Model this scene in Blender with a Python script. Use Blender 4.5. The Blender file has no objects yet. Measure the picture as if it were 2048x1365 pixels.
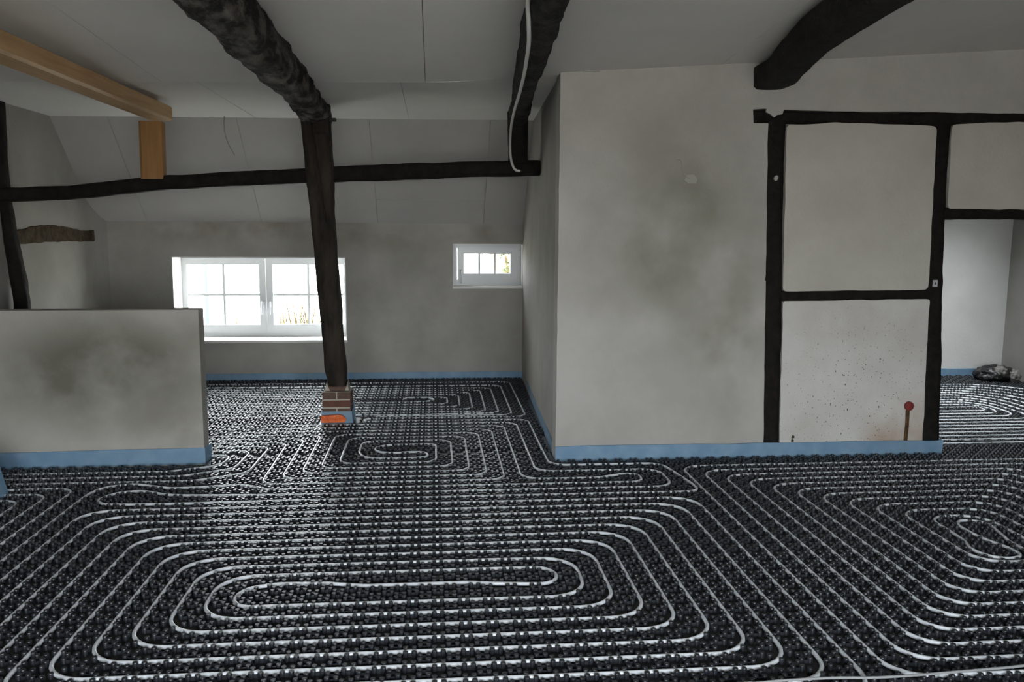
import bpy, bmesh, math, random
import numpy as np
from mathutils import Vector, Matrix, noise

random.seed(7)
rng = np.random.default_rng(11)
scene = bpy.context.scene
COL = scene.collection

# ------------------------------------------------------------------ camera, world, exposure
cam_d = bpy.data.cameras.new('camera')
cam_d.sensor_width = 36.0
cam_d.lens = 1705.4 / 2048 * 36
cam_d.clip_start = 0.05
cam = bpy.data.objects.new('camera', cam_d)
cam.matrix_world = (Matrix.Translation((0, 0, 1.476)) @ Matrix.Rotation(-0.0924, 4, 'Z')
                    @ Matrix.Rotation(math.pi / 2 - 0.1334, 4, 'X') @ Matrix.Rotation(0.006, 4, 'Z'))
COL.objects.link(cam)
scene.camera = cam

SKY = 6.0
world = bpy.data.worlds.new('overcast')
world.use_nodes = True
wbg = world.node_tree.nodes['Background']
wbg.inputs[0].default_value = (0.93, 0.965, 1.0, 1)
wbg.inputs[1].default_value = SKY
scene.world = world

scene.view_settings.view_transform = 'Standard'
scene.view_settings.look = 'None'
scene.view_settings.exposure = 2.18
scene.view_settings.gamma = 1.0
scene.view_settings.use_curve_mapping = False


def portal(name, loc, rot, sx, sy):
    """Cycles portal in an opening: only guides the sampling of the sky light."""
    l = bpy.data.lights.new(name, 'AREA')
    l.shape = 'RECTANGLE'
    l.size, l.size_y = sx, sy
    l.cycles.is_portal = True
    o = bpy.data.objects.new(name, l)
    o.location = loc
    o.rotation_euler = rot
    COL.objects.link(o)


# openings: (x0,x1,z0,z1)
W1 = (-2.42, -0.825, 0.38, 1.18)
W2 = (0.188, 0.862, 0.893, 1.31)
YB = 8.2           # back wall inner face
YR = -1.5          # rear wall inner face
RW = [(-1.5, 0.2, 0.25, 1.85), (0.4, 2.1, 0.25, 1.85)]      # windows in the rear wall, behind the camera
ADDED_SKYL = (2.6, 5.3, 6.45, 7.15)                               # added unseen roof window brightening the far room, x0,x1,y0,y1

portal('window_portal', ((W1[0] + W1[1]) / 2, YB + 0.42, (W1[2] + W1[3]) / 2), (-math.pi / 2, 0, 0), W1[1] - W1[0], W1[3] - W1[2])
portal('window_portal', ((W2[0] + W2[1]) / 2, YB + 0.42, (W2[2] + W2[3]) / 2), (-math.pi / 2, 0, 0), W2[1] - W2[0], W2[3] - W2[2])
for w in RW:
    portal('window_portal', ((w[0] + w[1]) / 2, YR - 0.28, (w[2] + w[3]) / 2), (math.pi / 2, 0, 0), w[1] - w[0], w[3] - w[2])
portal('window_portal', ((ADDED_SKYL[0] + ADDED_SKYL[1]) / 2, (ADDED_SKYL[2] + ADDED_SKYL[3]) / 2, 2.72), (0, 0, 0), ADDED_SKYL[1] - ADDED_SKYL[0], ADDED_SKYL[3] - ADDED_SKYL[2])


# ------------------------------------------------------------------ materials
def mat(name, col, rough=0.8, spec=0.5, var=0.0, scale=3.0, col2=None, bump=0.0, bscale=40.0, detail=5.0, contrast=(0.35, 0.65),
        stretch=None, coat=0.0, rough2=None):
    m = bpy.data.materials.new(name)
    m.use_nodes = True
    nt = m.node_tree
    N, L = nt.nodes, nt.links
    p = N['Principled BSDF']
    p.inputs['Base Color'].default_value = (*col, 1)
    p.inputs['Roughness'].default_value = rough
    p.inputs['Specular IOR Level'].default_value = spec
    p.inputs['Coat Weight'].default_value = coat
    tc = N.new('ShaderNodeTexCoord')
    src = tc.outputs['Object']
    if stretch:
        mp = N.new('ShaderNodeMapping')
        mp.inputs['Scale'].default_value = stretch
        L.new(src, mp.inputs[0])
        src = mp.outputs[0]
    if col2 or var:
        c2 = col2 or tuple(c * (1 - var) for c in col)
        t = N.new('ShaderNodeTexNoise')
        t.inputs['Scale'].default_value = scale
        t.inputs['Detail'].default_value = detail
        t.inputs['Roughness'].default_value = 0.6
        L.new(src, t.inputs['Vector'])
        r = N.new('ShaderNodeValToRGB')
        r.color_ramp.elements[0].position = contrast[0]
        r.color_ramp.elements[1].position = contrast[1]
        r.color_ramp.elements[0].color = (*c2, 1)
        r.color_ramp.elements[1].color = (*col, 1)
        L.new(t.outputs['Fac'], r.inputs[0])
        L.new(r.outputs[0], p.inputs['Base Color'])
        m['ramp'] = r.name
    if bump:
        b = N.new('ShaderNodeTexNoise')
        b.inputs['Scale'].default_value = bscale
        b.inputs['Detail'].default_value = 4
        L.new(src, b.inputs['Vector'])
        bn = N.new('ShaderNodeBump')
        bn.inputs['Strength'].default_value = bump
        bn.inputs['Distance'].default_value = 0.02
        L.new(b.outputs['Fac'], bn.inputs['Height'])
        L.new(bn.outputs[0], p.inputs['Normal'])
    return m


def overlay(m, col, scale, lo, hi, region=None, detail=3.0, seed=0.0):
    """Add a stain of another colour: noise spots, optionally limited to a soft ellipsoid region (centre, radii)."""
    nt = m.node_tree
    N, L = nt.nodes, nt.links
    p = N['Principled BSDF']
    old = p.inputs['Base Color'].links[0].from_socket if p.inputs['Base Color'].links else None
    tc = N.new('ShaderNodeTexCoord')
    t = N.new('ShaderNodeTexNoise')
    t.inputs['Scale'].default_value = scale
    t.inputs['Detail'].default_value = detail
    mp = N.new('ShaderNodeMapping')
    mp.inputs['Location'].default_value = (seed, seed * 0.7, -seed)
    L.new(tc.outputs['Object'], mp.inputs[0])
    L.new(mp.outputs[0], t.inputs['Vector'])
    mr = N.new('ShaderNodeMapRange')
    mr.inputs['From Min'].default_value = lo
    mr.inputs['From Max'].default_value = hi
    L.new(t.outputs['Fac'], mr.inputs['Value'])
    fac = mr.outputs[0]
    if region:
        c, r = region
        mp2 = N.new('ShaderNodeMapping')
        mp2.vector_type = 'POINT'
        mp2.inputs['Scale'].default_value = [1 / v for v in r]
        mp2.inputs['Location'].default_value = [-a / b for a, b in zip(c, r)]
        L.new(tc.outputs['Object'], mp2.inputs[0])
        ln = N.new('ShaderNodeVectorMath')
        ln.operation = 'LENGTH'
        L.new(mp2.outputs[0], ln.inputs[0])
        m2 = N.new('ShaderNodeMapRange')
        m2.inputs['From Min'].default_value = 1.0
        m2.inputs['From Max'].default_value = 0.35
        L.new(ln.outputs['Value'], m2.inputs['Value'])
        mu = N.new('ShaderNodeMath')
        mu.operation = 'MULTIPLY'
        L.new(fac, mu.inputs[0])
        L.new(m2.outputs[0], mu.inputs[1])
        fac = mu.outputs[0]
    mx = N.new('ShaderNodeMix')
    mx.data_type = 'RGBA'
    L.new(fac, mx.inputs[0])
    if old:
        L.new(old, mx.inputs[6])
    else:
        mx.inputs[6].default_value = p.inputs['Base Color'].default_value
    mx.inputs[7].default_value = (*col, 1)
    L.new(mx.outputs[2], p.inputs['Base Color'])
    return m


M = {}
M['plaster'] = mat('grey_plaster', (0.52, 0.50, 0.465), 0.92, 0.2, col2=(0.43, 0.41, 0.375), scale=1.6, bump=0.12, bscale=60)
overlay(M['plaster'], (0.24, 0.23, 0.185), 1.7, 0.28, 0.68, ((1.50, 5.22, 1.45), (0.72, 0.6, 0.85)), 5.0, 1.0)
overlay(M['plaster'], (0.30, 0.285, 0.24), 3.0, 0.35, 0.7, ((1.85, 5.22, 0.95), (0.40, 0.6, 0.9)), 5.0, 4.0)
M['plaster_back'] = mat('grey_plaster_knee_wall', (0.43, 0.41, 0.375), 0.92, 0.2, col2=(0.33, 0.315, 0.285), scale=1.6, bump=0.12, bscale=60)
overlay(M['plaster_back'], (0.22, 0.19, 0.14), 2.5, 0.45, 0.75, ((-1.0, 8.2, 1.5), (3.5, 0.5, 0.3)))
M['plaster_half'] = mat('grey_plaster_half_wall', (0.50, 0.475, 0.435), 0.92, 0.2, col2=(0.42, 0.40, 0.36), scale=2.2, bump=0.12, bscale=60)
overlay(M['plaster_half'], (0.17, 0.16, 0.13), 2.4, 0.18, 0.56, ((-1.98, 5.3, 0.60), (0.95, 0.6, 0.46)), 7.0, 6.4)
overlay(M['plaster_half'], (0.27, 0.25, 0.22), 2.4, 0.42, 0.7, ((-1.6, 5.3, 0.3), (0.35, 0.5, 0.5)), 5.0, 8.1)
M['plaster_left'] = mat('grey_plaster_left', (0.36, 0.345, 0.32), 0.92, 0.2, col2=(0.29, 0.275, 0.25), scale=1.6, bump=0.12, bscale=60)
M['bare'] = mat('dark_unseen_wall', (0.16, 0.105, 0.085), 0.95, 0.1, col2=(0.10, 0.07, 0.06), scale=6, bump=0.3, bscale=20)  # unseen walls given a dark tone to cut the fill light
M['infill'] = mat('pale_infill_plaster', (0.57, 0.545, 0.485), 0.92, 0.2, col2=(0.49, 0.465, 0.41), scale=2.0, bump=0.15, bscale=50)
M['white_plaster'] = mat('white_plaster', (0.74, 0.73, 0.71), 0.9, 0.2, col2=(0.66, 0.65, 0.63), scale=2.0, bump=0.1, bscale=50)
M['infill_dirty'] = mat('speckled_infill_plaster', (0.70, 0.68, 0.645), 0.92, 0.2, col2=(0.58, 0.55, 0.51), scale=2.0, bump=0.15, bscale=50)
overlay(M['infill_dirty'], (0.07, 0.06, 0.05), 85, 0.69, 0.73, ((2.75, 5.2, 0.35), (0.75, 0.6, 0.75)), 1.0, 2.0)
overlay(M['infill_dirty'], (0.40, 0.25, 0.15), 2.6, 0.30, 0.62, ((3.15, 5.2, 0.12), (0.42, 0.6, 0.32)), 3.0, 5.0)
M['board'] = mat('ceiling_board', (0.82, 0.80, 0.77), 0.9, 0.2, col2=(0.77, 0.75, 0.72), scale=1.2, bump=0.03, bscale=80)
M['slope_board_shaded'] = mat('slope_board_shaded', (0.48, 0.465, 0.445), 0.9, 0.2, col2=(0.43, 0.415, 0.395), scale=1.2, bump=0.03, bscale=80)  # same boards as the flat ceiling, with their shade put into the colour
M['joint'] = mat('board_joint_filler', (0.45, 0.44, 0.43), 0.9, 0.2)
M['timber'] = mat('black_timber', (0.016, 0.013, 0.011), 0.8, 0.2, col2=(0.007, 0.006, 0.005), scale=14, bump=0.5, bscale=30)
M['log'] = mat('charred_log', (0.22, 0.195, 0.17), 0.85, 0.2, col2=(0.012, 0.010, 0.008), scale=9, bump=1.0, bscale=55, stretch=(1.6, 0.6, 1.6), contrast=(0.45, 0.70), detail=12)
M['log_dark'] = mat('dark_log', (0.040, 0.034, 0.029), 0.85, 0.2, col2=(0.008, 0.007, 0.006), scale=7, bump=0.8, bscale=24, stretch=(1.6, 0.55, 1.6), contrast=(0.4, 0.68))
M['post'] = mat('smoked_oak_post', (0.048, 0.039, 0.030), 0.85, 0.2, col2=(0.016, 0.013, 0.010), scale=10, bump=0.6, bscale=30, stretch=(1.5, 1.5, 0.35))
M['pine'] = mat('fresh_pine', (0.62, 0.40, 0.20), 0.6, 0.4, col2=(0.48, 0.28, 0.12), scale=6, bump=0.06, bscale=30, stretch=(6, 0.35, 6), contrast=(0.3, 0.7))
M['pine_post'] = mat('fresh_pine_upright', (0.36, 0.19, 0.06), 0.6, 0.4, col2=(0.27, 0.13, 0.038), scale=6, bump=0.06, bscale=30, stretch=(6, 6, 0.35), contrast=(0.3, 0.7))
M['knob'] = mat('black_moulded_plastic', (0.017, 0.020, 0.027), 0.40, 0.9)
M['sheet'] = mat('black_plastic_sheet', (0.010, 0.011, 0.013), 0.45, 0.4)
M['screed'] = mat('screed', (0.25, 0.24, 0.23), 0.9, 0.2)
M['pipe'] = mat('white_pex_pipe', (0.80, 0.835, 0.89), 0.3, 0.5)
M['cable'] = mat('white_cable_sheath', (0.60, 0.59, 0.56), 0.5, 0.4)
M['wire'] = mat('grey_thin_cable', (0.32, 0.33, 0.34), 0.35, 0.5)
M['upvc'] = mat('white_upvc', (0.60, 0.615, 0.63), 0.35, 0.5)
M['reveal'] = mat('white_reveal_paint', (0.80, 0.79, 0.77), 0.8, 0.2)
M['sill'] = mat('white_sill_board', (0.78, 0.77, 0.74), 0.5, 0.4, col2=(0.60, 0.52, 0.44), scale=3.5, stretch=(0.6, 5, 5), contrast=(0.25, 0.42))
M['brick'] = mat('red_brown_brick', (0.185, 0.085, 0.062), 0.9, 0.2, col2=(0.135, 0.070, 0.055), scale=30, bump=0.3, bscale=90)
M['brick2'] = mat('grey_brown_brick', (0.165, 0.105, 0.082), 0.9, 0.2, col2=(0.125, 0.080, 0.065), scale=30, bump=0.3, bscale=90)
M['mortar'] = mat('pale_mortar', (0.46, 0.42, 0.36), 0.95, 0.1, bump=0.3, bscale=90)
M['orange'] = mat('orange_plastic', (0.95, 0.20, 0.03), 0.35, 0.5, col2=(0.70, 0.09, 0.01), scale=25, bump=0.5, bscale=60)
M['red'] = mat('red_plastic_cap', (0.24, 0.035, 0.028), 0.6, 0.3, col2=(0.17, 0.03, 0.025), scale=60)
M['rust'] = mat('rusty_tube', (0.15, 0.085, 0.04), 0.8, 0.2, col2=(0.05, 0.03, 0.018), scale=40)
M['hole'] = mat('dark_hole', (0.06, 0.05, 0.03), 0.95, 0.1)
M['blob'] = mat('plaster_blob', (0.40, 0.385, 0.35), 0.9, 0.2)
M['sticker'] = mat('white_sticker', (0.45, 0.45, 0.46), 0.6, 0.3)
M['ink'] = mat('sticker_print', (0.06, 0.06, 0.07), 0.6, 0.3)
M['old'] = mat('exposed_old_wood', (0.105, 0.080, 0.052), 0.95, 0.1, col2=(0.05, 0.036, 0.024), scale=18, bump=1.0, bscale=40)
M['bag'] = mat('black_bin_bag', (0.014, 0.013, 0.014), 0.28, 0.5, bump=0.5, bscale=30)
M['tape'] = mat('grey_wrapping', (0.20, 0.19, 0.18), 0.5, 0.4, bump=0.5, bscale=40)
M['ground'] = mat('pale_yard', (0.62, 0.60, 0.55), 0.95, 0.1, col2=(0.50, 0.50, 0.42), scale=2)
M['lawn'] = mat('gravel_yard', (0.62, 0.585, 0.545), 0.95, 0.1, col2=(0.54, 0.51, 0.47), scale=3)
M['leaf'] = mat('green_leaves', (0.040, 0.060, 0.014), 0.7, 0.3, col2=(0.085, 0.085, 0.03), scale=8)
M['straw'] = mat('dry_grass', (0.15, 0.085, 0.035), 0.8, 0.2, col2=(0.06, 0.065, 0.02), scale=9)
M['teal'] = mat('teal_post', (0.045, 0.10, 0.07), 0.5, 0.4)
M['ybrick'] = mat('garden_brick', (0.17, 0.085, 0.06), 0.9, 0.1, col2=(0.24, 0.15, 0.11), scale=9)
M['steel'] = mat('steel_peg', (0.03, 0.028, 0.026), 0.6, 0.4)


def foil_material():
    m = bpy.data.materials.new('blue_foam_film')
    m.use_nodes = True
    nt = m.node_tree
    N, L = nt.nodes, nt.links
    p = N['Principled BSDF']
    out = N['Material Output']
    p.inputs['Base Color'].default_value = (0.13, 0.31, 0.56, 1)
    p.inputs['Roughness'].default_value = 0.45
    p.inputs['Specular IOR Level'].default_value = 0.4
    tc = N.new('ShaderNodeTexCoord')
    t = N.new('ShaderNodeTexNoise')
    t.inputs['Scale'].default_value = 9
    L.new(tc.outputs['Object'], t.inputs['Vector'])
    r = N.new('ShaderNodeValToRGB')
    r.color_ramp.elements[0].position = 0.3
    r.color_ramp.elements[0].color = (0.26, 0.43, 0.60, 1)
    r.color_ramp.elements[1].position = 0.7
    r.color_ramp.elements[1].color = (0.36, 0.53, 0.69, 1)
    L.new(t.outputs['Fac'], r.inputs[0])
    L.new(r.outputs[0], p.inputs['Base Color'])
    b = N.new('ShaderNodeBump')
    b.inputs['Strength'].default_value = 0.25
    b.inputs['Distance'].default_value = 0.02
    L.new(t.outputs['Fac'], b.inputs['Height'])
    L.new(b.outputs[0], p.inputs['Normal'])
    tr = N.new('ShaderNodeBsdfTransparent')
    tr.inputs[0].default_value = (0.62, 0.80, 0.97, 1)
    mx = N.new('ShaderNodeMixShader')
    mx.inputs[0].default_value = 0.34
    L.new(p.outputs[0], mx.inputs[1])
    L.new(tr.outputs[0], mx.inputs[2])
    L.new(mx.outputs[0], out.inputs[0])
    return m


def glass_material():
    m = bpy.data.materials.new('window_glass')
    m.use_nodes = True
    nt = m.node_tree
    N, L = nt.nodes, nt.links
    N.remove(N['Principled BSDF'])
    out = N['Material Output']
    tr = N.new('ShaderNodeBsdfTransparent')
    tr.inputs[0].default_value = (0.95, 0.97, 0.96, 1)
    gl = N.new('ShaderNodeBsdfGlossy')
    gl.inputs['Roughness'].default_value = 0.02
    fr = N.new('ShaderNodeFresnel')
    fr.inputs[0].default_value = 1.45
    mx = N.new('ShaderNodeMixShader')
    L.new(fr.outputs[0], mx.inputs[0])
    L.new(tr.outputs[0], mx.inputs[1])
    L.new(gl.outputs[0], mx.inputs[2])
    L.new(mx.outputs[0], out.inputs[0])
    return m


M['foil'] = foil_material()
M['glass'] = glass_material()


# ------------------------------------------------------------------ helpers
def tag(o, label=None, cat=None, group=None, kind=None):
    for k, v in (('label', label), ('category', cat), ('group', group), ('kind', kind)):
        if v:
            o[k] = v
    return o


def empty(name, loc):
    o = bpy.data.objects.new(name, None)
    o.empty_display_size = 0.1
    o.location = loc
    COL.objects.link(o)
    return o


def mesh_obj(name, verts, faces, m, parent=None, smooth=False):
    me = bpy.data.meshes.new(name)
    me.from_pydata([tuple(v) for v in verts], [], faces)
    me.materials.append(m)
    if smooth:
        me.shade_smooth()
    me.update()
    return link(name, me, parent)


def link(name, me, parent=None):
    o = bpy.data.objects.new(name, me)
    COL.objects.link(o)
    if parent is not None:
        o.parent = parent
        o.matrix_parent_inverse = parent.matrix_world.inverted() if parent.type != 'EMPTY' else Matrix.Translation(-parent.location)
    return o


class MB:
    """Collects geometry for one mesh."""
    def __init__(s):
        s.v, s.f = [], []

    def add(s, v, f):
        n = len(s.v)
        s.v += [tuple(p) for p in v]
        s.f += [tuple(i + n for i in q) for q in f]
        return s

    def box(s, x0, x1, y0, y1, z0, z1):
        return s.add([(x0, y0, z0), (x1, y0, z0), (x1, y1, z0), (x0, y1, z0), (x0, y0, z1), (x1, y0, z1), (x1, y1, z1), (x0, y1, z1)],
                     [(0, 3, 2, 1), (4, 5, 6, 7), (0, 1, 5, 4), (1, 2, 6, 5), (2, 3, 7, 6), (3, 0, 4, 7)])

    def prism_xy(s, pts, z0, z1):
        n = len(pts)
        s.add([(x, y, z0) for x, y in pts] + [(x, y, z1) for x, y in pts],
              [tuple(range(n - 1, -1, -1)), tuple(range(n, 2 * n))] + [(i, (i + 1) % n, n + (i + 1) % n, n + i) for i in range(n)])
        return s

    def prism_xz(s, pts, y0, y1):
        """pts counter-clockwise seen from -Y (x right, z up); y0 is the front."""
        n = len(pts)
        s.add([(x, y0, z) for x, z in pts] + [(x, y1, z) for x, z in pts],
              [tuple(range(n)), tuple(range(2 * n - 1, n - 1, -1))] + [((i + 1) % n, i, n + i, n + (i + 1) % n) for i in range(n)])
        return s

    def tube(s, path, r, seg=8, cap=True):
        P = [Vector(p) for p in path]
        n = len(P)
        base = len(s.v)
        up = Vector((0, 0, 1))
        prev = None
        for i, p in enumerate(P):
            t = (P[min(i + 1, n - 1)] - P[max(i - 1, 0)]).normalized()
            if prev is None:
                a = t.cross(up)
                if a.length < 0.05:
                    a = t.cross(Vector((1, 0, 0)))
                a.normalize()
            else:
                a = (prev - t * prev.dot(t)).normalized()
            prev = a
            b = t.cross(a)
            rr = r[i] if isinstance(r, (list, tuple)) else r
            for k in range(seg):
                w = 2 * math.pi * k / seg
                s.v.append(tuple(p + a * (rr * math.cos(w)) + b * (rr * math.sin(w))))
        for i in range(n - 1):
            for k in range(seg):
                k2 = (k + 1) % seg
                s.f.append((base + i * seg + k, base + i * seg + k2, base + (i + 1) * seg + k2, base + (i + 1) * seg + k))
        if cap:
            s.f.append(tuple(base + k for k in range(seg - 1, -1, -1)))
            s.f.append(tuple(base + (n - 1) * seg + k for k in range(seg)))
        return s

    def build(s, name, m, parent=None, smooth=False, bevel=0.0, seg=1):
        o = mesh_obj(name, s.v, s.f, m, parent, smooth)
        bm = bmesh.new()
        bm.from_mesh(o.data)
        bmesh.ops.recalc_face_normals(bm, faces=bm.faces)
        if bevel:
            bmesh.ops.bevel(bm, geom=list(bm.edges), offset=bevel, segments=seg, profile=0.6, affect='EDGES', clamp_overlap=True)
        bm.to_mesh(o.data)
        bm.free()
        if smooth:
            o.data.shade_smooth()
        return o


def loft(path, sizes, mode, n_len=40, seg=20, power=4.0, amp=0.008, freq=6.0, seed=0.0, twist=0.0):
    """Rough-hewn timber: superelliptic sections along a path. mode 'y'/'x'/'z' is the main axis of the beam.
    sizes: (half-width, half-height) at every path point."""
    ts = np.linspace(0, len(path) - 1, n_len)
    P = np.array(path, float)
    S = np.array(sizes, float)
    idx = np.arange(len(path))

    def smooth(A, t):
        out = []
        for c in range(A.shape[1]):
            out.append(np.interp(t, idx, A[:, c]))
        return np.array(out)
    V, F = [], []
    for i, t in enumerate(ts):
        c = smooth(P, t)
        hw, hh = smooth(S, t)
        for k in range(seg):
            w = 2 * math.pi * (k + 0.5) / seg
            cx, sx = math.cos(w), math.sin(w)
            q = (abs(cx) ** power + abs(sx) ** power) ** (-1 / power)
            u, v = cx * q * hw, sx * q * hh
            if mode == 'y':
                p = Vector((c[0] + u, c[1], c[2] + v))
            elif mode == 'x':
                p = Vector((c[0], c[1] + u, c[2] + v))
            else:
                p = Vector((c[0] + u, c[1] + v, c[2]))
            if amp:
                nv = noise.noise_vector(p * freq + Vector((seed, seed, seed)))
                nv2 = noise.noise_vector(p * freq * 2.7 + Vector((seed, 3, seed)))
                d = nv * amp + nv2 * (amp * 0.45)
                if mode == 'y':
                    d.y = 0
                elif mode == 'x':
                    d.x = 0
                else:
                    d.z = 0
                p = p + d
            V.append(p)
    for i in range(n_len - 1):
        for k in range(seg):
            k2 = (k + 1) % seg
            F.append((i * seg + k, i * seg + k2, (i + 1) * seg + k2, (i + 1) * seg + k))
    F.append(tuple(range(seg - 1, -1, -1)))
    F.append(tuple((n_len - 1) * seg + k for k in range(seg)))
    b = MB()
    b.add(V, F)
    return b


def rounded_poly(corners, r, wob=0.0, seed=0.0, step=0.06):
    """Polygon (2-D) with rounded corners and slightly wobbly hand-trowelled edges."""
    n = len(corners)
    out = []
    for i in range(n):
        p0, p1, p2 = Vector(corners[i - 1]), Vector(corners[i]), Vector(corners[(i + 1) % n])
        a, b = (p0 - p1), (p2 - p1)
        rr = min(r, a.length * 0.4, b.length * 0.4)
        s, e = p1 + a.normalized() * rr, p1 + b.normalized() * rr
        for k in range(5):
            t = k / 4
            out.append((1 - t) ** 2 * s + 2 * t * (1 - t) * p1 + t * t * e)
        nxt = Vector(corners[(i + 2) % n])
        rn = min(r, b.length * 0.4)
        e2 = p2 - b.normalized() * rn
        m = int((e2 - e).length / step)
        for k in range(1, m):
            out.append(e.lerp(e2, k / m))
    if wob:
        res = []
        for p in out:
            d = noise.noise_vector(Vector((p[0] * 9, p[1] * 9, seed))) * wob
            res.append((p[0] + d.x, p[1] + d.y))
        return res
    return [(p[0], p[1]) for p in out]


# ------------------------------------------------------------------ setting: floor and walls
XL = -3.08
floor = MB().box(-3.5, 6.4, YR - 0.3, 8.7, -0.12, -0.012).build('floor', M['screed'])
tag(floor, kind='structure')


def ceil_z(x, y):
    d = max(0.0, yd_(x) - y)
    return 2.342 + 0.055 * min(d, 4.0) + 0.07 * max(0.0, x - 0.1)


def yd_(x):
    return max(5.36 - 0.12 * (x + 0.04), 5.29)


def yc_(x):
    return 7.2 - 0.06 * (x + 0.06)


# ceiling: backing shell + one board per drywall sheet
ceil = MB()


def patch(mb, fn, u0, u1, v0, v1, nu, nv, z_lift):
    V, F = [], []
    for layer in (0, 1):
        for i in range(nu + 1):
            for j in range(nv + 1):
                x, y, z = fn(u0 + (u1 - u0) * i / nu, v0 + (v1 - v0) * j / nv)
                V.append((x, y, z + z_lift + (0.011 if layer else 0)))
    n = (nu + 1) * (nv + 1)
    g = lambda i, j, l: l * n + i * (nv + 1) + j
    for i in range(nu):
        for j in range(nv):
            F.append((g(i, j, 0), g(i, j + 1, 0), g(i + 1, j + 1, 0), g(i + 1, j, 0)))
            F.append((g(i, j, 1), g(i + 1, j, 1), g(i + 1, j + 1, 1), g(i, j + 1, 1)))
    for i in range(nu):
        F.append((g(i, 0, 0), g(i + 1, 0, 0), g(i + 1, 0, 1), g(i, 0, 1)))
        F.append((g(i, nv, 0), g(i, nv, 1), g(i + 1, nv, 1), g(i + 1, nv, 0)))
    for j in range(nv):
        F.append((g(0, j, 0), g(0, j, 1), g(0, j + 1, 1), g(0, j + 1, 0)))
        F.append((g(nu, j, 0), g(nu, j + 1, 0), g(nu, j + 1, 1), g(nu, j, 1)))
    mb.add(V, F)
    return mb


def near_fn(x, t):        # t 0..1 from the rear wall to the crease above the posts
    y = YR - 0.3 + (yd_(x) - YR + 0.3) * t
    return x, y, ceil_z(x, y)


def flat_fn(x, t):
    y = yd_(x) + (yc_(x) - yd_(x)) * t
    return x, y, 2.342 + 0.07 * max(0.0, x - 0.1) * (1 - t)


def slope_fn(x, t):
    y = yc_(x) + (YB + 0.02 - yc_(x)) * t
    return x, y, 2.342 + (1.485 - 2.342) * t


patch(ceil, near_fn, -3.3, 6.2, 0, 1, 95, 24, 0.03)
patch(ceil, flat_fn, -3.3, 0.98, 0, 1, 16, 2, 0.03)
patch(ceil, slope_fn, -3.3, 0.98, 0, 1, 16, 2, 0.03)
ceiling = ceil.build('ceiling', M['joint'])
tag(ceiling, kind='structure')


def near_t(y, x=0.0):
    return (y - YR + 0.3) / (yd_(x) - YR + 0.3)


G = 0.0016
strips = [(0.0, near_t(1.25), [-2.4, 0.1, 2.6, 4.6]), (near_t(1.25), near_t(2.5), [-1.3, 1.2, 3.5]),
          (near_t(2.5), near_t(3.78), [-0.55, 1.9, 4.2]), (near_t(3.78), 1.0, [-1.65, -0.04, 1.75, 3.9])]
for v0, v1, xs in strips:
    e = [-3.25] + xs + [6.1]
    for a, b in zip(e[:-1], e[1:]):
        patch(MB(), near_fn, a + G, b - G, v0 + 0.0003, v1 - 0.0003, max(2, int((b - a) / 0.25)), 10, 0).build('ceiling_board', M['board'], ceiling)
e = [-3.25, -1.43, -0.19, 0.97]
for a, b in zip(e[:-1], e[1:]):
    patch(MB(), flat_fn, a + G, b - G, 0.001, 0.999, 4, 2, 0).build('ceiling_board', M['board'], ceiling)
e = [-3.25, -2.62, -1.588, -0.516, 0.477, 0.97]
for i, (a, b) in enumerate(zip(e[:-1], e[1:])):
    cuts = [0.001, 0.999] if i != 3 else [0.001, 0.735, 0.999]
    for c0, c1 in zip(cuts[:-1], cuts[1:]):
        patch(MB(), slope_fn, a + G, b - G, c0 + 0.0015, c1 - 0.0015, 2, 2, 0).build('ceiling_board', M['slope_board_shaded'], ceiling)

# roof deck above everything, open only over the added roof window of the far room
roof = MB()
sx0, sx1, sy0, sy1 = ADDED_SKYL
roof.box(-3.5, 6.5, YR - 0.4, 5.3, 2.98, 3.1)
roof.box(-3.5, 0.98, 5.3, 8.7, 2.98, 3.1)
roof.box(0.9, sx0, 5.3, 8.7, 2.60, 2.72).box(sx1, 6.5, 5.3, 8.7, 2.60, 2.72)
roof.box(sx0, sx1, 5.3, sy0, 2.60, 2.72).box(sx0, sx1, sy1, 8.7, 2.60, 2.72)
roof.box(-3.5, 6.5, 5.2, 5.3, 2.6, 3.1).box(0.9, 1.0, 5.2, 8.7, 2.4, 3.1)
tag(roof.build('ceiling_roof_deck', M['joint']), kind='structure')
# sloping ceiling of the far room down to its knee wall
fs = MB().add([(0.95, 7.2, 2.61), (6.4, 7.2, 2.61), (6.4, 8.25, 1.49), (0.95, 8.25, 1.49), (0.95, 7.2, 2.66), (6.4, 7.2, 2.66), (6.4, 8.3, 1.53), (0.95, 8.3, 1.53)],
              [(0, 3, 2, 1), (4, 5, 6, 7), (0, 1, 5, 4), (1, 2, 6, 5), (2, 3, 7, 6), (3, 0, 4, 7)])
tag(fs.build('ceiling_far_room', M['board']), kind='structure')


def wall_with_holes(x0, x1, z0, z1, y0, y1, holes):
    mb = MB()
    xs = sorted({x0, x1, *[h[0] for h in holes], *[h[1] for h in holes]})
    for a, b in zip(xs[:-1], xs[1:]):
        hs = sorted([h for h in holes if h[0] <= a + 1e-6 and h[1] >= b - 1e-6], key=lambda h: h[2])
        z = z0
        for h in hs:
            if h[2] > z:
                mb.box(a, b, y0, y1, z, h[2])
            z = h[3]
        if z1 > z:
            mb.box(a, b, y0, y1, z, z1)
    return mb


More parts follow.
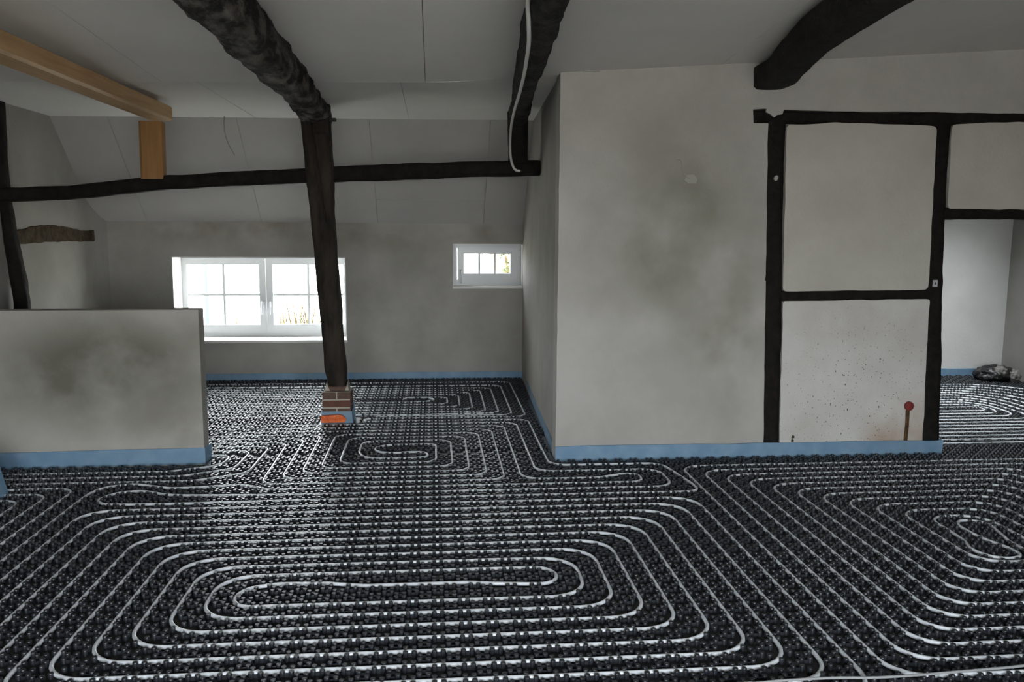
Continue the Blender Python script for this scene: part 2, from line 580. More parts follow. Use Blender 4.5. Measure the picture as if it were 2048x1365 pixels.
tag(wall_with_holes(-3.4, 0.98, -0.1, 1.56, YB, YB + 0.29, [W1, W2]).build('wall_back', M['plaster_back']), kind='structure')
tag(wall_with_holes(-3.5, 6.4, -0.1, 3.1, YR - 0.3, YR, RW).build('wall_rear', M['bare']), kind='structure')
tag(MB().box(6.05, 6.35, YR - 0.3, 8.7, -0.1, 3.1).build('wall_right', M['bare']), kind='structure')

# left wall with the softly rounded inner corner
pts = [(XL - 0.3, YR - 0.3), (XL, YR - 0.3), (XL, 7.95)]
for k in range(1, 9):
    w = k / 8 * math.pi / 2
    pts.append((XL + 0.16 * (1 - math.cos(w)), 7.95 + 0.27 * math.sin(w)))
pts += [(XL + 0.16, 8.3), (XL - 0.3, 8.3)]
tag(MB().prism_xy(pts, -0.1, 3.0).build('wall_left', M['plaster_left']), kind='structure')

# half-height wall
HW = [(-3.1, 5.262), (-1.425, 5.318), (-1.425, 5.438), (-3.1, 5.385)]
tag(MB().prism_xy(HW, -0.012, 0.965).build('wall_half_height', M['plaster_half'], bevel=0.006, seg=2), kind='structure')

# side wall running back from the front corner, then the front wall
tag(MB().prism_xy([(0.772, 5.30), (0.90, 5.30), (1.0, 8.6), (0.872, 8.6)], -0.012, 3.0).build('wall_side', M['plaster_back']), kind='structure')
mb = MB().prism_xz(rounded_poly([(0.766, -0.012), (2.128, -0.012), (2.062, 2.115), (1.968, 2.118), (1.962, 2.20), (2.03, 2.205), (2.09, 2.195), (2.13, 2.2), (2.5, 2.197), (3.0, 2.203),
                                 (6.2, 2.21), (6.2, 2.99), (0.766, 2.99)], 0.004, 0.004, 1.3), 5.222, 5.37)
front = mb.build('wall_front', M['plaster'])
tag(front, kind='structure')
tag(MB().box(4.3, 6.2, 5.225, 5.37, -0.012, 2.3).build('wall_front_beyond_opening', M['plaster']), kind='structure')
# infill panels between the timbers
tag(MB().prism_xz(rounded_poly([(2.205, 1.078), (3.175, 1.092), (3.15, 2.118), (2.5, 2.128), (2.178, 2.108)], 0.03, 0.006, 4.0), 5.214, 5.36)
    .build('wall_infill_panel_upper', M['infill']), kind='structure')
tag(MB().prism_xz(rounded_poly([(2.232, -0.012), (3.208, -0.012), (3.185, 1.03), (2.208, 1.016)], 0.02, 0.006, 9.0), 5.214, 5.36)
    .build('wall_infill_panel_lower', M['infill_dirty']), kind='structure')
tag(MB().prism_xz(rounded_poly([(3.262, 1.606), (4.4, 1.60), (4.4, 2.145), (3.6, 2.15), (3.25, 2.128)], 0.03, 0.006, 14.0), 5.214, 5.36)
    .build('wall_infill_panel_side', M['infill']), kind='structure')
# backing behind the timber frame so no light leaks through joints
tag(MB().box(1.9, 3.25, 5.34, 5.375, -0.012, 2.3).box(3.2, 4.4, 5.34, 5.375, 1.62, 2.3).build('wall_front_backing', M['plaster']), kind='structure')

# far room behind the opening
tag(MB().box(0.95, 6.3, 8.06, 8.5, -0.012, 1.62).build('wall_far_room_back', M['white_plaster']), kind='structure')
tag(MB().box(5.74, 6.1, 5.37, 8.1, -0.012, 2.62).build('wall_far_room_side', M['plaster_left']), kind='structure')

# ------------------------------------------------------------------ windows
def window(name, W, yf, cols, rows, sashes, handles):
    """yf: front of the frame. Returns a structure window with frame, sashes, panes, bars and handles."""
    x0, x1, z0, z1 = W
    fr = 0.045
    mb = MB().box(x0, x1, yf, yf + 0.07, z0, z0 + fr + 0.02).box(x0, x1, yf, yf + 0.07, z1 - fr, z1)
    mb.box(x0, x0 + fr, yf, yf + 0.07, z0 + fr + 0.02, z1 - fr).box(x1 - fr, x1, yf, yf + 0.07, z0 + fr + 0.02, z1 - fr)
    w = mb.build(name, M['upvc'])
    tag(w, kind='structure')
    sw = (x1 - x0 - 2 * fr) / sashes
    for s in range(sashes):
        a = x0 + fr + s * sw + 0.003
        b = x0 + fr + (s + 1) * sw - 0.003
        c, d = z0 + fr + 0.02, z1 - fr + 0.008
        t = 0.062
        sb = MB().box(a, b, yf - 0.018, yf + 0.045, c, c + t).box(a, b, yf - 0.018, yf + 0.045, d - t, d)
        sb.box(a, a + t, yf - 0.018, yf + 0.045, c + t, d - t).box(b - t, b, yf - 0.018, yf + 0.045, c + t, d - t)
        sash = sb.build('sash', M['upvc'], w)
        gx0, gx1, gz0, gz1 = a + t, b - t, c + t, d - t
        bw = 0.011
        for k in range(1, cols):
            x = gx0 + (gx1 - gx0) * k / cols
            MB().box(x - bw, x + bw, yf + 0.002, yf + 0.03, gz0, gz1).build('glazing_bar', M['upvc'], sash)
        for k in range(1, rows):
            z = gz0 + (gz1 - gz0) * k / rows
            MB().box(gx0, gx1, yf + 0.004, yf + 0.028, z - bw, z + bw).build('glazing_bar', M['upvc'], sash)
        for i in range(cols):
            for k in range(rows):
                xa, xb = gx0 + (gx1 - gx0) * i / cols, gx0 + (gx1 - gx0) * (i + 1) / cols
                za, zb = gz0 + (gz1 - gz0) * k / rows, gz0 + (gz1 - gz0) * (k + 1) / rows
                mesh_obj('pane', [(xa, yf + 0.017, za), (xb, yf + 0.017, za), (xb, yf + 0.017, zb), (xa, yf + 0.017, zb)], [(0, 1, 2, 3)], M['glass'], sash)
        if handles[s]:
            hx = (b - t / 2) if handles[s] > 0 else (a + t / 2)
            zc = (c + d) / 2 - 0.09
            h = MB().box(hx - 0.013, hx + 0.013, yf - 0.026, yf - 0.018, zc - 0.035, zc + 0.035)
            h.tube([(hx, yf - 0.022, zc + 0.02), (hx, yf - 0.05, zc + 0.02), (hx, yf - 0.056, zc + 0.005), (hx, yf - 0.056, zc - 0.10)], 0.009, 8)
            h.build('handle', M['upvc'], sash, smooth=True)
    return w


YF = 8.50
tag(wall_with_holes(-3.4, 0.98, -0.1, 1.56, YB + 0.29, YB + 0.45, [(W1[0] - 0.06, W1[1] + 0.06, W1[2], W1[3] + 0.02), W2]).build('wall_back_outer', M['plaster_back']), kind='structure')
window('window_1', (W1[0] - 0.055, W1[1] + 0.055, W1[2] + 0.002, W1[3] + 0.015), YF, 2, 2, 2, (1, -1))
window('window_2', W2, 8.36, 3, 1, 1, (-1,))
for i, (W, y) in enumerate(((W1, YF), (W2, 8.36))):
    x0, x1, z0, z1 = W
    r = MB().box(x0, x0 + 0.006, YB + 0.002, y, z0, z1).box(x1 - 0.006, x1, YB + 0.002, y, z0, z1).box(x0, x1, YB + 0.002, y, z1 - 0.006, z1)
    tag(r.build('trim_%d' % (i + 1), M['reveal']), kind='structure')
    tag(MB().box(x0 - 0.004, x1 + (0.004 if i == 0 else 0), YB - 0.012, y, z0 - 0.012, z0 + 0.012).build('window_%d_sill' % (i + 1), M['sill'], bevel=0.003), kind='structure')
for i, w in enumerate(RW):
    window('window_%d' % (i + 3), w, YR - 0.2, 1, 2, 2, (1, -1))
x0, x1, y0, y1 = ADDED_SKYL
rf = MB().box(x0, x0 + 0.06, y0, y1, 2.56, 2.8).box(x1 - 0.06, x1, y0, y1, 2.56, 2.8).box(x0, x1, y0, y0 + 0.06, 2.56, 2.8).box(x0, x1, y1 - 0.06, y1, 2.56, 2.8)
rw = rf.build('window_5', M['upvc'])  # added roof window, out of view, lights the far room's back wall
tag(rw, kind='structure')
mesh_obj('pane', [(x0, y0, 2.74), (x1, y0, 2.74), (x1, y1, 2.74), (x0, y1, 2.74)], [(0, 1, 2, 3)], M['glass'], rw)

# ------------------------------------------------------------------ timbers
# left round log on the middle post
b1 = loft([(-0.815, 1.6, 2.335), (-0.81, 2.9, 2.325), (-0.80, 3.5, 2.325), (-0.815, 4.3, 2.315), (-0.80, 5.0, 2.305), (-0.815, 5.7, 2.30), (-0.835, 6.2, 2.285), (-0.845, 6.55, 2.27)],
          [(0.090, 0.10), (0.092, 0.10), (0.10, 0.105), (0.098, 0.11), (0.088, 0.10), (0.095, 0.095), (0.10, 0.08), (0.105, 0.075)],
          'y', 150, 28, 3.2, 0.020, 6.0, 2.0)
tag(b1.build('ceiling_beam', M['log'], smooth=True), 'thick rough charred log under the ceiling resting on the free-standing post', 'beam', 'old ceiling beams')
b2 = loft([(0.40, 1.6, 2.38), (0.43, 3.0, 2.365), (0.455, 3.6, 2.35), (0.50, 4.4, 2.33), (0.535, 5.1, 2.31), (0.60, 5.9, 2.29), (0.635, 6.52, 2.275)],
          [(0.06, 0.10), (0.062, 0.105), (0.07, 0.10), (0.07, 0.095), (0.062, 0.09), (0.066, 0.08), (0.072, 0.075)],
          'y', 140, 24, 3.2, 0.012, 6.0, 5.0)
tag(b2.build('ceiling_beam', M['log_dark'], smooth=True), 'dark ceiling beam with a white cable, ending beside the plastered corner', 'beam', 'old ceiling beams')
b3 = loft([(1.62, 1.8, 2.47), (1.70, 2.6, 2.46), (1.78, 3.2, 2.45), (1.83, 3.7, 2.44), (1.87, 4.2, 2.415), (1.97, 4.7, 2.395), (2.045, 5.0, 2.39), (2.055, 5.26, 2.39)],
          [(0.10, 0.10), (0.095, 0.10), (0.09, 0.095), (0.085, 0.09), (0.085, 0.085), (0.09, 0.08), (0.098, 0.075), (0.098, 0.072)],
          'y', 120, 24, 9, 0.005, 5.0, 9.0)
tag(b3.build('ceiling_beam', M['timber'], smooth=True), 'curved black beam entering the plastered wall above the timber frame', 'beam', 'old ceiling beams')

# free-standing post
post = empty('timber_post', (-0.73, 6.46, 0.23))
tag(post, 'leaning black oak post standing on the little brick pier', 'post')
pb = loft([(-0.725, 6.46, 0.225), (-0.73, 6.46, 0.33), (-0.738, 6.46, 0.40), (-0.752, 6.46, 0.62), (-0.768, 6.46, 0.9), (-0.795, 6.46, 1.3), (-0.81, 6.46, 1.6), (-0.822, 6.46, 1.9), (-0.838, 6.46, 2.15), (-0.845, 6.46, 2.34)],
          [(0.062, 0.075), (0.072, 0.08), (0.080, 0.085), (0.078, 0.088), (0.082, 0.09), (0.083, 0.09), (0.090, 0.09), (0.101, 0.09), (0.106, 0.09), (0.108, 0.09)],
          'z', 90, 24, 4.5, 0.007, 6.0, 3.0)
pb.build('post_body', M['post'], post, smooth=True)
# scarfed brace let into the front of the post: a long blade ending in a point
bl = MB().add([(-0.925, 6.375, 2.30), (-0.876, 6.333, 2.30), (-0.862, 6.375, 2.30), (-0.785, 6.375, 1.50), (-0.770, 6.352, 1.50), (-0.762, 6.375, 1.50)],
              [(0, 1, 2), (5, 4, 3), (0, 3, 4, 1), (1, 4, 5, 2), (2, 5, 3, 0)])
bl.build('brace_edge', M['post'], post)
bl2 = MB().add([(-0.742, 6.372, 2.30), (-0.86, 6.352, 2.30), (-0.86, 6.372, 2.12), (-0.742, 6.372, 2.12), (-0.742, 6.352, 2.30), (-0.86, 6.352, 2.14), (-0.742, 6.352, 2.14)],
               [(1, 5, 6, 4), (5, 2, 3, 6), (4, 6, 3, 0)])
bl2.build('shoulder', M['post'], post)
MB().box(-0.75, -0.692, 6.40, 6.43, 2.222, 2.246).build('peg', M['steel'], post, bevel=0.003)

p2 = loft([(0.637, 6.48, 1.94), (0.636, 6.48, 2.1), (0.632, 6.48, 2.32)], [(0.07, 0.07), (0.073, 0.07), (0.076, 0.07)], 'z', 20, 20, 5, 0.005, 6, 8)
tag(p2.build('timber_post', M['timber'], smooth=True), 'short black post between the long tie beam and the cable beam', 'post')
tb = loft([(-3.2, 6.49, 1.672), (-2.6, 6.49, 1.70), (-1.92, 6.49, 1.778), (-1.4, 6.49, 1.812), (-0.92, 6.49, 1.838), (-0.5, 6.49, 1.862), (0.0, 6.49, 1.885), (0.80, 6.49, 1.915)],
          [(0.06, 0.05), (0.06, 0.049), (0.06, 0.05), (0.06, 0.051), (0.06, 0.054), (0.06, 0.059), (0.06, 0.058), (0.06, 0.058)], 'x', 120, 16, 6, 0.006, 5, 1.0)
tag(tb.build('tie_beam', M['timber'], smooth=True), 'long black horizontal tie beam crossing behind the free-standing post', 'beam')
# curved stud at the left wall
ls = loft([(-3.055, 6.50, 2.33), (-3.06, 6.50, 1.7), (-3.045, 6.52, 1.45), (-3.02, 6.53, 1.15), (-3.0, 6.53, 0.9), (-3.0, 6.53, 0.0)],
          [(0.035, 0.05), (0.035, 0.05), (0.04, 0.05), (0.045, 0.05), (0.05, 0.05), (0.05, 0.05)], 'z', 60, 16, 4, 0.008, 5, 6.0)
tag(ls.build('timber_post', M['timber'], smooth=True), 'thin bent dark stud against the left wall behind the half wall', 'post')

# fresh pine
tag(loft([(-1.905, 1.2, 2.252), (-1.905, 6.36, 2.252)], [(0.082, 0.052)] * 2, 'y', 4, 24, 14, 0.0).build('pine_beam', M['pine']), 'fresh yellow pine beam hung below the ceiling on the left', 'beam')
tag(loft([(-2.005, 6.47, 1.80), (-2.0, 6.47, 2.205)], [(0.078, 0.055)] * 2, 'z', 4, 24, 14, 0.0).build('pine_post', M['pine_post']), 'short fresh pine post standing on the black tie beam', 'post')

# timber frame of the front wall
YT0, YT1 = 5.283, 0.062


def tframe(name, path, hs, mode, label, seed):
    o = loft(path, [(h, YT1) if mode == 'z' else (YT1, h) for h in hs], mode, 90, 20, 9, 0.0045, 8, seed)
    o = o.build(name, M['timber'], smooth=True)
    return tag(o, label, 'timber', 'wall frame timbers')


tframe('frame_stud', [(2.118, YT0, 2.155), (2.122, YT0, 1.9), (2.13, YT0, 1.5), (2.145, YT0, 1.1), (2.16, YT0, 0.7), (2.175, YT0, 0.0)], [0.062, 0.056, 0.058, 0.06, 0.06, 0.06], 'z',
       'upright frame stud at the edge of the broad grey plastered wall', 2.2)
tframe('frame_stud', [(3.195, YT0, 2.16), (3.198, YT0, 1.7), (3.215, YT0, 1.2), (3.232, YT0, 0.9), (3.255, YT0, 0.4), (3.268, YT0, 0.0)], [0.06, 0.055, 0.055, 0.06, 0.062, 0.062], 'z',
       'upright frame stud beside the opening to the far room', 7.7)
tframe('frame_rail', [(1.972, YT0, 2.155), (2.2, YT0, 2.160), (2.6, YT0, 2.162), (2.75, YT0, 2.158), (3.2, YT0, 2.165), (3.7, YT0, 2.178), (4.5, YT0, 2.18)], [0.037, 0.036, 0.036, 0.034, 0.045, 0.038, 0.038], 'x',
       'top rail of the black timber frame below the curved beam', 3.1)
tframe('frame_rail', [(2.15, YT0, 1.048), (2.7, YT0, 1.055), (3.22, YT0, 1.063)], [0.032, 0.034, 0.034], 'x',
       'middle rail between the two pale infill panels', 5.5)
tframe('frame_rail', [(3.2, YT0, 1.578), (3.7, YT0, 1.576), (4.35, YT0, 1.575)], [0.038, 0.036, 0.036], 'x',
       'short rail above the opening to the far room', 6.1)

# exposed strip of old wood in the left wall
st = MB().add([], [])
V, F = [], []
n = 40
for i in range(n + 1):
    y = 6.60 + (8.08 - 6.60) * i / n
    zt = 1.425 + 0.05 * math.sin(math.pi * min(1, i / n * 1.15)) + 0.012 * noise.noise(Vector((y * 8, 0, 0)))
    zb = 1.312 + 0.012 * math.sin(math.pi * i / n) + 0.010 * noise.noise(Vector((y * 9, 4, 0)))
    xo = XL + (0 if y < 7.95 else 0.16 * (1 - math.cos(math.asin(min(1, (y - 7.95) / 0.27)))))
    dx = 0.012 + 0.006 * noise.noise(Vector((y * 14, 9, 0)))
    V += [(xo - 0.02, y, zb), (xo + dx, y, zb + 0.012), (xo + dx, y, zt - 0.012), (xo - 0.02, y, zt)]
for i in range(n):
    for k in range(3):
        F.append((i * 4 + k, i * 4 + k + 1, (i + 1) * 4 + k + 1, (i + 1) * 4 + k))
F += [(0, 1, 2, 3), (n * 4 + 3, n * 4 + 2, n * 4 + 1, n * 4)]
tag(MB().add(V, F).build('exposed_wood_strip', M['old']), 'rough brown strip of bare wood in the plastered left wall', 'wood strip')

# ------------------------------------------------------------------ heating pipes (lattice units of 10 cm)
LX0, LY0 = 0.0112, 5.0105
PIPE_R, PIPE_Z = 0.0078, 0.0100


def fillet(pts, r):
    P = [Vector((p[0], p[1])) for p in pts]
    R = [(p[2] if len(p) > 2 else r) for p in pts]
    out = [P[0]]
    for i in range(1, len(P) - 1):
        a, b = P[i - 1] - P[i], P[i + 1] - P[i]
        la, lb = a.length, b.length
        if la < 1e-6 or lb < 1e-6:
            continue
        a, b = a / la, b / lb
        ang = math.acos(max(-1, min(1, a.dot(b))))
        if ang > 3.1:
            out.append(P[i])
            continue
        d = R[i] / math.tan(ang / 2)
        d = min(d, la * 0.5, lb * 0.5)
        rr = d * math.tan(ang / 2)
        s, e = P[i] + a * d, P[i] + b * d
        c = P[i] + (a + b).normalized() * (rr / math.sin(ang / 2))
        v0, v1 = s - c, e - c
        th = math.atan2(v0.x * v1.y - v0.y * v1.x, v0.dot(v1))
        m = max(3, int(abs(th) / 0.22))
        for k in range(m + 1):
            w = th * k / m
            out.append(c + Vector((v0.x * math.cos(w) - v0.y * math.sin(w), v0.x * math.sin(w) + v0.y * math.cos(w))))
    out.append(P[-1])
    return out


def spline(pts, n=6):
    """Catmull-Rom through lattice points."""
    P = [Vector(p[:2]) for p in pts]
    P = [P[0] * 2 - P[1]] + P + [P[-1] * 2 - P[-2]]
    out = []
    for i in range(1, len(P) - 2):
        a, b, c, d = P[i - 1:i + 3]
        for k in range(n):
            t = k / n
            out.append(0.5 * ((2 * b) + (c - a) * t + (2 * a - 5 * b + 4 * c - d) * t * t + (3 * b - a - 3 * c + d) * t ** 3))
    out.append(P[-2])
    return out


def to_world(pts, z=PIPE_Z):
    return [(LX0 + 0.1 * p[0], LY0 - 0.1 * p[1], z) for p in pts]


PIPES = []   # list of (object name, label, [world polylines])
RB = 1.5
# circuit A: the big spiral in front
out1 = [(2.4, 16.55), (5.0, 16.8, .8), (5.0, 15, 1.0), (-9, 15), (-9, 19), (7, 19), (7, 13), (-11, 13), (-11, 21), (9, 21), (9, 11), (-13, 11), (-13, 23), (11, 23), (11, 9), (-15, 9),
        (-15, 25), (13, 25), (13, 7), (-17, 7), (-17, 33), (-10, 33)]
out2 = [(2.4, 16.55), (1.2, 16.35), (-3.0, 16.35), (-4.5, 16.0), (-6.5, 15.9), (-8.0, 16.3, 1.0), (-8, 18, 1.0), (6, 18), (6, 14), (-10, 14), (-10, 20), (8, 20), (8, 12), (-12, 12), (-12, 22), (10, 22), (10, 10),
        (-14, 10), (-14, 24), (12, 24), (12, 8), (-16, 8), (-16, 26), (14, 26), (14, 6), (-18, 6), (-18, 34), (-10, 34)]
A = to_world(list(reversed(fillet(out1, RB)))[:-1] + fillet(out2, RB))
PIPES.append(('white plastic heating pipe coiled into the largest oval spiral in front', [A]))

# circuit B: spiral to the right
inner = spline([(25.0, 12.2), (24.9, 13.4), (24.6, 14.4), (24.9, 15.3), (25.6, 15.6), (26.35, 15.3), (26.4, 14.4), (26.0, 13.2), (25.9, 11.6), (26.3, 10.8), (27.0, 10.75), (27.5, 11.3), (27.3, 12.5), (27.0, 13.6)])
sideB1 = [(25.0, 12.2), (25, 10), (28, 10), (28, 17), (23, 17), (23, 8), (30, 8), (30, 19), (21, 19), (21, 6), (32, 6), (32, 21), (19, 21), (19, 4), (34, 4), (34, 23), (17, 23), (17, 2), (36, 2), (36, 25), (15, 25), (15, 0), (40, 0), (40, -2)]
sideB2 = [(27.0, 13.6), (27, 16), (24, 16), (24, 9), (29, 9), (29, 18), (22, 18), (22, 7), (31, 7), (31, 20), (20, 20), (20, 5), (33, 5), (33, 22), (18, 22), (18, 3), (35, 3), (35, 24), (16, 24), (16, 1), (41, 1), (41, -2)]
B = to_world(list(reversed(fillet(sideB1, 1.3)))[:-1] + inner + fillet(sideB2, 1.3)[1:])
PIPES.append(('white plastic heating pipe coiled into the spiral by the opening on the right', [B]))

# circuit C: small spiral before the brick pier
innerC = spline([(-1.0, -6.5), (-3.0, -6.45), (-3.8, -6.0), (-4.0, -5.3), (-3.5, -4.6), (-2.5, -4.4), (-1.6, -4.55), (-0.9, -4.45), (-0.55, -3.9), (-0.8, -3.25), (-2.0, -3.05), (-3.6, -3.1), (-4.6, -3.6), (-5.0, -4.8)])
c1 = [(-1.0, -6.5), (0, -6.5), (0, -2), (-6, -2), (-6, -8.5), (2, -8.5), (2, 0), (-8, 0), (-8, -9.5), (-24, -9.5)]
c2 = [(-5, -4.8), (-5, -7.5), (1, -7.5), (1, -1), (-7, -1), (-7, -9.5), (3, -9.5), (3, 1), (-9, 1), (-9, -8.5), (-24, -8.5)]
Cc = to_world(list(reversed(fillet(c1, 0.95)))[:-1] + innerC + fillet(c2, 0.95)[1:])
PIPES.append(('white plastic heating pipe coiled into the small spiral in front of the brick pier', [Cc]))

# long connecting runs between the spirals
k1 = spline([(-19, 34), (-19, 20), (-19, 8), (-19, 4.2), (-18.9, 2.8), (-18.3, 1.8), (-17, 1.45), (-15.6, 2.0), (-14.6, 2.3), (-12.8, 2.2), (-11.2, 2.0), (-10.2, 2.4), (-9.2, 3.0), (-8, 3.0), (0, 3.0), (9, 3.0)], 5)
k1b = fillet([(9, 3), (12, 3, .75), (12, 1.5, .75), (11.2, 1.3), (9.5, 2.0), (5, 2, 1.2), (5, -11.5), (-24, -11.5)], 0.9)
PIPES.append(('white plastic heating pipe making the innermost hairpin before the grey front wall', [to_world(k1 + k1b[1:])]))
k2a = fillet([(-24, -12.5), (6, -12.5), (6, 0.5), (13.5, 0.5, 1.1), (13.5, 4.0, 1.1), (-8, 4.0)], 1.1)
k2b = spline([(-8, 4.0), (-10.5, 3.9), (-12.8, 3.75), (-14.6, 3.5), (-16.2, 2.75), (-17.4, 3.0), (-18.0, 3.9), (-17.8, 4.6), (-16.9, 5.0), (-14, 5.1), (-10, 5.05), (-7, 5.0)], 6)
k2c = fillet([(-7, 5), (14.7, 5, .9), (14.7, 3.6, .9), (14.0, -0.8, 1.2), (7, -0.8, 1.1), (7, -13.5), (-5.4, -13.5, .5), (-5.4, -14.5, .5), (7, -14.5), (7, -29.5), (-26, -29.5)], 1.0)
PIPES.append(('white plastic heating pipe hugging the blue strip at the grey wall corner', [to_world(k2a + k2b[1:] + k2c[1:])]))
k3 = fillet([(-24, -7.5), (-10, -7.5), (-10, 2), (4, 2), (4, -10.5), (-24, -10.5)], 1.0)
PIPES.append(('white plastic heating pipe hairpin enclosing the small spiral before the pier', [to_world(k3)]))

# circuit D: spiral below the back wall
D = [to_world(spline([(-2.7, -21.4), (-2.6, -22.0), (-1.6, -22.5), (-0.6, -22.2), (-0.15, -21.6), (-0.6, -20.9), (-2, -20.5), (-8, -20.5), (-26, -20.5)]))]
for c, t, bt in ((1, -22.5, -19.5), (2, -23.5, -18.5), (3, -24.5, -17.5), (4, -25.5, -16.5)):
    D.append(to_world(fillet([(-26, t), (c, t, 0.9), (c, bt, 0.9), (-26, bt)], 0.9)))
D.append(to_world(fillet([(-26, -26.5), (5, -26.5, 0.9), (5, -15.9, 0.9), (-4.2, -15.6), (-5.6, -16.0), (-9.2, -16.0), (-10.5, -15.5), (-26, -15.5)], 0.9)))
D.append(to_world(fillet([(-26, -27.8), (6, -27.8, 1.0), (6, -15.2, 0.9), (-4.6, -15.1), (-4.6, -15.1)], 0.9)))
PIPES.append(('white plastic heating pipe coiled into the spiral under the back wall', D))

# left edge runs
E3 = [to_world(fillet([(-30, 2), (-20, 2, 1.0), (-20, 34)], 1.0)), ]
PIPES.append(('white plastic heating pipe bend by the half wall, outermost of three at the left edge', E3))
PIPES.append(('white plastic heating pipe bend by the half wall, middle of three at the left edge', [to_world(fillet([(-30, 3), (-21, 3, 1.0), (-21, 34)], 1.0))]))
PIPES.append(('white plastic heating pipe bend touching the blue wrapped pier foot at the left edge', [to_world(fillet([(-30, 4), (-22, 4, 0.9), (-22, 34)], 0.9))]))
PIPES.append(('white plastic heating pipe rounding the end of the half wall, innermost of three', [to_world(fillet([(-30, -1), (-16, -1), (-13.2, -2.2), (-13, -4.5, .8), (-26, -4.5)], 1.2))]))
PIPES.append(('white plastic heating pipe rounding the end of the half wall, middle of three', [to_world(fillet([(-30, 0), (-15, 0), (-12.2, -1.4), (-12, -5.5, .8), (-26, -5.5)], 1.2))]))
PIPES.append(('white plastic heating pipe rounding the end of the half wall, outermost of three', [to_world(fillet([(-30, 1), (-14, 1), (-11.2, -0.4), (-11, -6.5, .8), (-26, -6.5)], 1.2))]))

# circuit F: far room
Fp = []
for m in range(11):
    bt, tp = -14.2 + m, -15.6 - m
    rc = 44.9 + 0.55 * m + 0.05 * m * m
    lc = 27 - m
    Fp.append(to_world(fillet([(lc + 9, tp), (lc, tp), (lc, bt), (rc, bt, 1.2 + .2 * m), (rc, tp, 1.2 + .5 * m), (lc + 9.4, tp)], 1.2)))
PIPES.append(('white plastic heating pipe coiled on the floor of the far room', Fp))

for lab, polys in PIPES:
    mb = MB()
    for p in polys:
        mb.tube(p, PIPE_R, 10)
    o = mesh_obj('heating_pipe', mb.v, mb.f, M['pipe'], smooth=True)
    tag(o, lab, 'pipe', 'underfloor heating pipes')

# loose thin cable lying over the pipes in front
lw = spline([(5.5, 26.6), (7.9, 25.75), (10.2, 25.3), (12.5, 25.2), (14.4, 25.3), (17.2, 25.15), (20.0, 24.9), (24, 24.2)], 8)
lw = [(LX0 + 0.1 * p[0], LY0 - 0.1 * p[1], 0.030) for p in lw]
tag(MB().tube(lw, 0.0045, 8).build('loose_cable', M['wire'], smooth=True), 'thin grey loose cable lying across the pipes at the lower right', 'cable')

# ------------------------------------------------------------------ studded mat
matbase = (MB().box(-3.075, 6.04, YR + 0.005, 5.2, -0.012, 0.0).box(-1.42, 0.76, 5.2, 5.45, -0.012, 0.0).box(-3.075, 0.765, 5.45, 8.195, -0.012, 0.0)
           .prism_xy([(0.765, 5.45), (0.775, 5.45), (0.868, 8.195), (0.765, 8.195)], -0.012, 0.0)
           .box(3.30, 4.295, 5.2, 5.38, -0.012, 0.0).box(1.02, 5.735, 5.38, 8.055, -0.012, 0.0)).build('studded_mat', M['sheet'])
tag(matbase, 'black studded plastic mat holding the heating pipes across the floor', 'floor mat')

pp = []
for lab, polys in PIPES:
    for p in polys:
        p = np.array(p)[:, :2]
        for a, b in zip(p[:-1], p[1:]):
            n = max(1, int(np.linalg.norm(b - a) / 0.008))
            pp.append(a + (b - a) * (np.arange(n) / n)[:, None])
pp = np.concatenate(pp)
CELL = 0.02
occ = {}
for k, (i, j) in enumerate(np.floor(pp / CELL).astype(int).tolist()):
    occ.setdefault((i, j), []).append(k)


def blocked(x, y, r):
    i, j = int(math.floor(x / CELL)), int(math.floor(y / CELL))
    for a in (-1, 0, 1):
        for b in (-1, 0, 1):
            for k in occ.get((i + a, j + b), ()):
                if (pp[k, 0] - x) ** 2 + (pp[k, 1] - y) ** 2 < r * r:
                    return True
    return False


def inside(x, y):
    """Free floor, clear of walls and the pier."""
    if x < XL + 0.03 or x > 5.71:
        return False
    if y < 1.55 or y > 8.17:
        return False
    if x < -1.40 and 5.235 < y < 5.47:
        return False
    if x > 0.75:
        if y < 5.20:
            return True
        if y > 5.40 and x > 2.6 and y < 8.03:
            return True
        if 3.34 < x < 4.28 and y < 8.03:
            return True
        return y > 5.2 and x < 0.755 + (y - 5.2) * 0.03
    if y > 5.2 and x > 0.755 + (y - 5.2) * 0.03:
        return False
    if -0.87 < x < -0.58 and 6.30 < y < 6.62:
        return False
    if -2.73 < x < -2.305 and 4.43 < y < 4.77:
        return False
    return True


KOFF = [(-0.0150, -0.0158), (0.0150, -0.0158), (0.0150, 0.0158), (-0.0150, 0.0158)]


def knob_geo(seg, bev):
    V, F = [], []
    rings = [(0.0, 0.0096), (0.0185, 0.0091), (0.0198, 0.0087), (0.0202, 0.0080)] if bev else [(0.0, 0.0096), (0.0194, 0.0090), (0.0202, 0.0081)]
    for z, r in rings:
        for k in range(seg):
            w = 2 * math.pi * (k + 0.5) / seg
            V.append((r * math.cos(w), r * math.sin(w), z))
    for q in range(len(rings) - 1):
        for k in range(seg):
            k2 = (k + 1) % seg
            F.append((q * seg + k, q * seg + k2, (q + 1) * seg + k2, (q + 1) * seg + k))
    F.append(tuple((len(rings) - 1) * seg + k for k in range(seg)))
    return V, F


WOFF = [(0.0, -0.0172), (0.0172, 0.0), (0.0, 0.0172), (-0.0172, 0.0)]


def web_geo(k):
    """Low web joining two neighbouring studs on one side of a cluster."""
    h, t = 0.0115, 0.0026
    ox, oy = WOFF[k]
    mb = MB()
    if k % 2 == 0:
        mb.box(-0.010, 0.010, oy - t, oy + t, 0, h)
    else:
        mb.box(ox - t, ox + t, -0.010, 0.010, 0, h)
    return mb.v, mb.f[1:]


WEB = [web_geo(k) for k in range(4)]
HI, LO = knob_geo(10, True), knob_geo(6, False)


